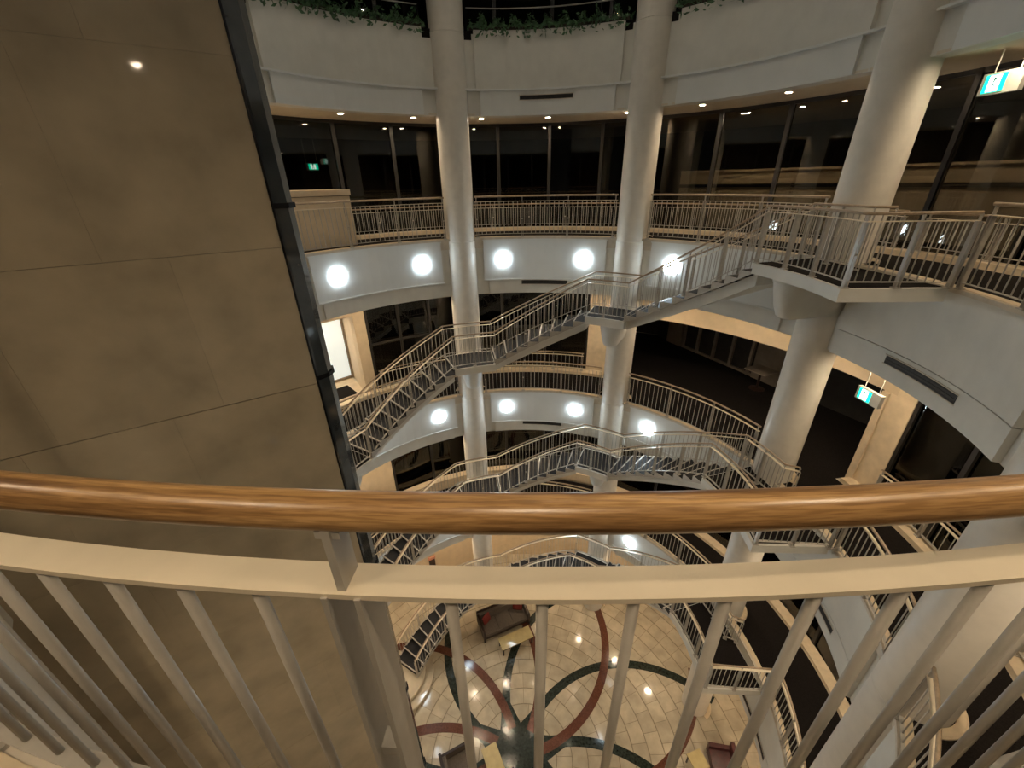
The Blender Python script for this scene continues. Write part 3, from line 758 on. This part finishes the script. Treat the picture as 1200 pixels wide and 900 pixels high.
# ---------------------------------------------------------------- lamps
def lamp(a, zl, label):
    r = 6.205; c = pol(r, a, zl); t = thing('wall_lamp', label, 'lamp', tuple(c), 'round lamps on the spandrels')
    n_ = -pol(1, a); tx = Vector((-n_.y, n_.x, 0)); up = Vector((0, 0, 1))
    def dome(prof, k=28):
        mb = MB()
        for i in range(k):
            th = 2*math.pi*i/k
            for rr, h in prof: mb.v.append(tuple(c+n_*h+tx*rr*math.cos(th)+up*rr*math.sin(th)))
        q = len(prof)
        for i in range(k):
            for j in range(q-1): mb.f.append((i*q+j, ((i+1) % k)*q+j, ((i+1) % k)*q+j+1, i*q+j+1))
        mb.f.append(tuple(i*q+q-1 for i in range(k))); mb.f.append(tuple(i*q for i in range(k))[::-1])
        return mb
    part('back_plate', dome([(.23, 0.0), (.23, .010), (.05, .012)]), 'lampmetal', t, smooth=True)
    part('opal_dome', dome([(.215, .012), (.225, .022), (.215, .040), (.17, .058), (.10, .068), (.04, .070)]), 'lampglass', t, smooth=True)
    if 'middle' in label:
        part('cover_clip', MB().box(tuple(c+n_*.066+up*.085), (.012, .15, .016), R_(a)), 'mid', t)
    part('bracket', dome([(.24, 0.0), (.24, .006), (.23, .008)], 28), 'lampmetal', t)
for k, z in LV.items():
    for a, s in ((138.6, 'next to the lift shaft'), (116.2, 'near the lower mid-stair column'), (93.7, 'first between the mid-stair columns'), (71.2, 'near the upper mid-stair column'), (47.6, 'behind the upper stair flight')):
        lamp(a, z-.65, f'glowing round white lamp on the {WALK[k]} spandrel {s}')
DLR = MB().lathe([(.062, -.012), (.085, -.012), (.085, 0), (.062, 0)], n=20, loop=True).mesh('trim_ring', 'lampmetal')
DLL = MB().lathe([(.06, -.006), (.06, -.001)], n=16).mesh('lens', 'downlens')
def downlight(a, zc, say, r=6.85, lab=None):
    a = (a+180) % 360-180; key = 'GZ'
    for b in BAYS:
        if ang(b)[0] >= a > ang(b)[1]: key = b[0]+b[1]; mid = (ang(b)[0]+ang(b)[1])/2; pos = 'mid bay' if abs(a-mid) < 8.5 else 'near a column'
    if key == 'GZ': pos = 'in the hidden bay'
    if key == 'EF' and zc > 0: r = 7.45
    t = thing('downlight', lab or f'warm ceiling downlight {say}, {pos}, {BAYSAY[key]}', 'light', tuple(pol(r, a, zc)), f'downlights in the ceiling {say}')
    link('trim_ring', DLR, t); link('lens', DLL, t)
for i in range(23):
    a = 82+15.55*i
    if 205 < a % 360 < 226: continue
    downlight(a, 3.05, 'under the planter gallery')
    for k, z in LV.items():
        downlight(a, z-1.70, 'under the '+WALK[k])
for a in (46, 38, 22, 8, -8, -24): downlight(a, 3.05, 'of the corridor behind the top windows', 9.3, 'warm corridor ceiling downlight seen through the top walkway windows')
for a in (137, 150): downlight(a, -H+2.95, 'of the tan alcove, added fill', 9.1, 'added warm fill light inside the tan alcove')  # unseen fill lights added to brighten the alcove and its panel
BLR = MB().lathe([(.105, -.02), (.15, -.02), (.15, 0), (.105, 0)], n=24, loop=True).mesh('trim_ring', 'lampmetal')
BLL = MB().lathe([(.10, -.008), (.10, -.001)], n=24).mesh('lens', 'rooflens')
for i in range(8):
    t = thing('roof_light', 'large warm downlight in the dark ceiling high over the atrium', 'light', tuple(pol(3.6, 45*i+10, 8.3)), 'roof lights over the atrium')
    link('trim_ring', BLR, t); link('lens', BLL, t)
# ---------------------------------------------------------------- exit signs
def exit_sign(a, r, zc, zceil, label, w_=.52, h_=.27, rods=True):
    c = pol(r, a, zc); t = thing('exit_sign', label, 'exit sign', tuple(c))
    n_ = -pol(1, a); tx = Vector((n_.y, -n_.x, 0))*-1
    # tx runs along the sign; as seen from the atrium
    def bx(u0, u1, v0, v1, d0, d1):
        P = [c+tx*u+n_*d+Vector((0, 0, v)) for v in (v0, v1) for u, d in ((u0, d0), (u1, d0), (u1, d1), (u0, d1))]
        return MB().hexa(P)
    part('case', bx(-w_/2, w_/2, -h_/2, h_/2, -.04, .04), 'signcase', t)
    L = -w_/2+.05 if True else 0
    part('green_field', bx(L, L+.27, -h_/2+.025, h_/2-.025, .04, .044), 'signgreen', t)
    wf = part('white_field', bx(L+.055, L+.205, -h_/2+.035, h_/2-.035, .044, .047), 'signwhite', t)
    # running figure
    ox = L+.13
    for (u0, v0, u1, v1, th) in ((0, .055, 0, .055, .018), (0, .035, -.012, -.01, .014), (-.012, -.01, -.035, -.06, .011), (-.035, -.06, -.055, -.062, .009), (-.012, -.01, .022, -.03, .011), (.022, -.03, .018, -.075, .010), (0, .03, .032, .012, .008), (0, .03, -.034, .02, .008)):
        d_ = Vector((u1-u0, v1-v0)); ln = d_.length
        if ln < 1e-6: q = [(u0-th, v0-th), (u0+th, v0-th), (u0+th, v0+th), (u0-th, v0+th)]
        else:
            d_.normalize(); e = Vector((-d_.y, d_.x))*th/2
            q = [(u0+e.x, v0+e.y), (u0-e.x, v0-e.y), (u1-e.x, v1-e.y), (u1+e.x, v1+e.y)]
        mb = MB(); o = 0
        for dd in (.047, .0485): mb.v += [tuple(c+tx*(ox+a_)+n_*dd+Vector((0, 0, b_))) for a_, b_ in q]
        mb.f = [(0, 1, 2, 3), (7, 6, 5, 4), (0, 4, 5, 1), (1, 5, 6, 2), (2, 6, 7, 3), (3, 7, 4, 0)]
        part('running_figure', mb, 'signink', wf)
    if rods:
        for u in (-.16, .16): 
            p = c+tx*u; part('hanging_rod', MB().lathe([(.008, zc+h_/2), (.008, zceil)], (p.x, p.y, 0), 8), 'signcase', t)
exit_sign(4.4, 7.0, 2.63, 3.05, 'green lit exit sign hanging over the top walkway')
exit_sign(4.0, 6.95, -2.50, -1.70, 'green lit exit sign hanging over the middle walkway')
exit_sign(129.5, 9.6, 1.98, 3.05, 'far green exit sign glowing behind the top walkway windows', w_=.34, h_=.20)
# ---------------------------------------------------------------- planters of the upper gallery
for b in BAYS:
    key = b[0]+b[1]; a0, a1 = ang(b)
    if key not in ('ZA', 'AB', 'BC', 'CD'): continue
    lo, hi = a1+5.0, a0-5.0
    t = thing('planter', f'trough of dark green trailing plants {BAYSAY[key]}', 'plants', (*pol(6.4, (lo+hi)/2)[:2], 4.80))
    part('soil', MB().sector(6.20, 6.75, lo, hi, 4.801, 4.86), 'soil', t)
    mb = MB()
    for i in range(1900):
        a = random.uniform(lo, hi); r = random.uniform(6.13, 6.8); z = 4.86+random.random()**2*.30*(.55+.45*math.sin(a*1.7))
        if random.random() < .10: r = random.uniform(6.08, 6.15); z = 4.84-random.random()**2*.20
        c = pol(r, a, z); u = Vector((random.gauss(0, 1), random.gauss(0, 1), random.gauss(0, .7))).normalized(); v = u.cross(Vector((random.gauss(0, 1), random.gauss(0, 1), random.gauss(0, 1)))).normalized()
        s = random.uniform(.04, .085); o = len(mb.v)
        mb.v += [tuple(c-u*s), tuple(c+v*s*.42), tuple(c+u*s), tuple(c-v*s*.42)]; mb.f += [(o, o+1, o+2), (o, o+2, o+3)]
    part('foliage', mb, 'leaf', t, kind='stuff')
    gr = thing('gallery_railing', f'thin dark railing above the trailing plants {BAYSAY[key]}', 'railing', (*pol(6.95, (lo+hi)/2)[:2], 4.80))
    part('top_rail', MB().tube(arc(6.95, hi, lo, 5.42), .016, 8), 'rail', gr, smooth=True)
    for i in range(6): p = pol(6.95, lo+(hi-lo)*i/5); part('post', MB().lathe([(.012, 4.801), (.012, 5.41)], (p.x, p.y, 0), 8), 'steel', gr)
